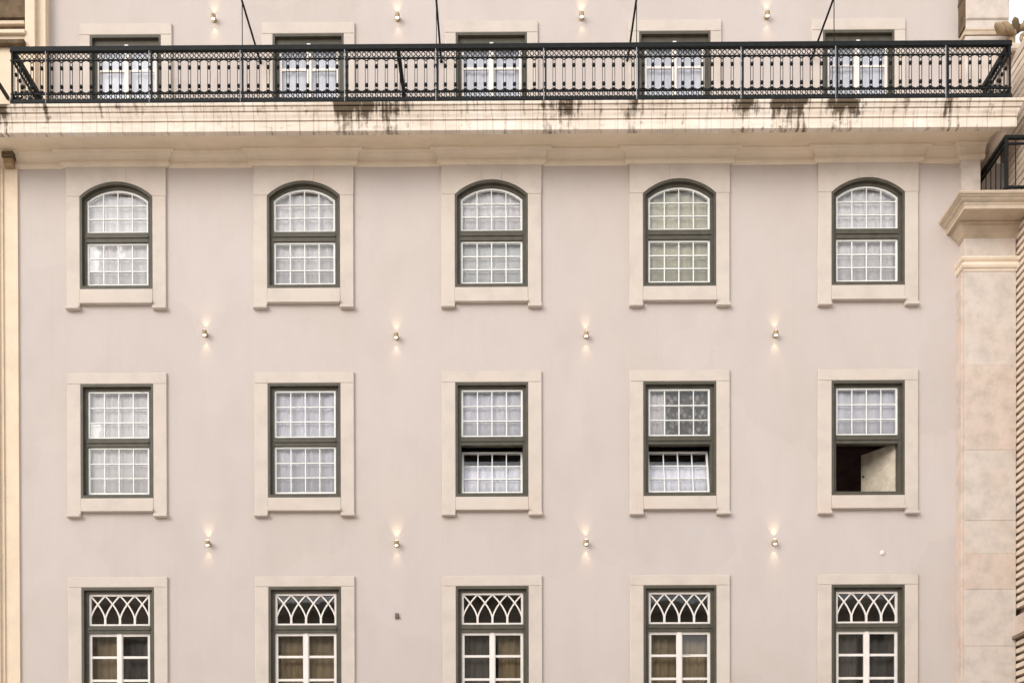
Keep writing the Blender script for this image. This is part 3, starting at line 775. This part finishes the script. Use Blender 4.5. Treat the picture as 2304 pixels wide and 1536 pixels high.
# iron stays: a thin upright on the railing with a bar back to the wall
for k, x in enumerate((-4.19, -1.11, 2.06, 5.18)):
    st = empty('iron_stay', (x, 0, 0))
    tag(st, f'thin iron stay frame above the railing, {["first", "second", "third", "fourth"][k]} from the left', 'stay', 'iron stays on the balcony')
    MB().box(-0.006, 0.006, YR - 0.006, YR + 0.006, 14.86, 15.56).build('upright', 'iron', st)
    MB().tube([(0, YR - 0.02, 15.56), (0, UP - 0.0, 15.56)], 0.017, 8).build('tie_bar', 'iron', st)
    MB().lathe([(0.03, 0.0), (0.03, 0.008), (0.02, 0.02)], 10, (0, UP, 15.56), 'Y').build('wall_plate', 'iron', st)

# ------------------------------------------------------------------ railing on the corner entablature
r2 = empty('corner_railing'); tag(r2, 'black iron railing standing on the corner entablature above the pilaster', 'railing')
x2, y2, zb2, zt2 = 7.895, -0.80, 12.50, 13.37
for (a, b, c_, d) in ((x2 - 0.025, x2 + 0.025, y2 + 0.026, 0.36), (x2 - 0.025, 9.2, y2 - 0.025, y2 + 0.025)):
    MB().chamfer_box(a, b, c_, d, zt2 - 0.055, zt2, 0.006).build('top_rail', 'iron', r2)
    MB().box(a + 0.012, b, c_ + 0.012, d - 0.012, zt2 - 0.14, zt2 - 0.115).build('middle_rail', 'iron', r2)
    MB().box(a + 0.008, b, c_ + 0.008, d - 0.008, zb2 + 0.04, zb2 + 0.075).build('bottom_rail', 'iron', r2)
b2 = MB().box(-0.006, 0.006, -0.006, 0.006, zb2 + 0.06, zt2 - 0.03).mesh('baluster', 'iron')
for i in range(1, 7): link('baluster', b2, r2, (x2, y2 + 0.18 * i, 0))
for i in range(1, 9): link('baluster', b2, r2, (x2 + 0.15 * i, y2, 0))
MB().box(x2 - 0.02, x2 + 0.02, y2 - 0.02, y2 + 0.02, zb2, zt2 - 0.05).build('corner_post', 'iron', r2)

# ------------------------------------------------------------------ wall lamps (lit, throwing light up and down)
body = MB().lathe([(0.030, -0.034), (0.040, -0.032), (0.043, -0.015), (0.043, 0.015), (0.040, 0.032), (0.030, 0.034)], 14, (0, -0.085, 0)).mesh('lamp_body', 'brass')
plate = MB().lathe([(0.045, 0.0), (0.045, 0.012), (0.02, 0.02), (0.014, 0.055)], 12, (0, 0, 0), 'Y').mesh('wall_plate', 'brass')
lens_up = MB().lathe([(0.029, 0.0), (0.022, 0.008)], 12, (0, -0.085, 0.0345)).mesh('lens', 'lamp')
lens_dn = MB().lathe([(0.022, -0.008), (0.029, 0.0)], 12, (0, -0.085, -0.0345)).mesh('lens', 'lamp')
def spot(name, e, ang):
    d = bpy.data.lights.new(name, 'SPOT'); d.energy = e; d.color = (1.0, 0.74, 0.42); d.spot_size = R(ang); d.spot_blend = 0.9; d.shadow_soft_size = 0.02
    return d
SU, SD_ = (lambda k: spot('lamp_beam_up', 2.7 * k, 62)), (lambda k: spot('lamp_beam_down', 1.5 * k, 62))
lamps = [(-4.975, UP, 16.28), (-1.85, UP, 16.275), (1.274, UP, 16.27), (4.415, UP, 16.265),
         (-5.012, 0, 10.70), (-1.839, 0, 10.64), (1.306, 0, 10.645), (4.437, 0, 10.645),
         (-4.975, 0, 7.23), (-1.842, 0, 7.215), (1.30, 0, 7.22), (4.421, 0, 7.21)]
rows = ['on the top storey wall', 'below the arched windows', 'above the french windows']
for k, (x, y, z) in enumerate(lamps):
    L = empty('wall_lamp', (x, y, z))
    tag(L, f'small lit brass wall lamp {rows[k // 4]}, {["first", "second", "third", "fourth"][k % 4]} from the left', 'wall lamp', 'lit wall lamps between the windows')
    link('wall_plate', plate, L); link('lamp_body', body, L); link('lens', lens_up, L); link('lens', lens_dn, L)
    for dta, dz, rx in ((SU, 0.044, 180 - 12), (SD_, -0.044, 12)):
        o = bpy.data.objects.new('lamp_beam', dta(random.uniform(0.65, 1.25))); col.objects.link(o); o.parent = L; o.location = (0, -0.07, dz); o.rotation_euler = (R(rx), R(random.uniform(-4, 4)), 0)

# small fixtures on the plaster
s_ = empty('wall_socket', (-1.845, 0, 6.03)); tag(s_, 'small brown box fixed to the plaster between two french windows', 'wall box')
MB().chamfer_box(-0.028, 0.028, -0.04, 0.0, -0.042, 0.042, 0.008).build('box', 'sensor', s_)
MB().tube([(0.025, -0.015, -0.02), (0.05, -0.01, -0.035), (0.06, 0.0, -0.05)], 0.006, 6).build('cable', 'sensor', s_)
s_ = MB().lathe([(0.046, 0.0), (0.044, 0.010), (0.034, 0.02), (0.012, 0.025)], 16, (0, 0, 0), 'Y').build('vent_disc', 'cap', None, True)
s_.location = (6.218, 0, 7.046); tag(s_, 'round white vent disc on the plaster above the rightmost french window', 'vent')
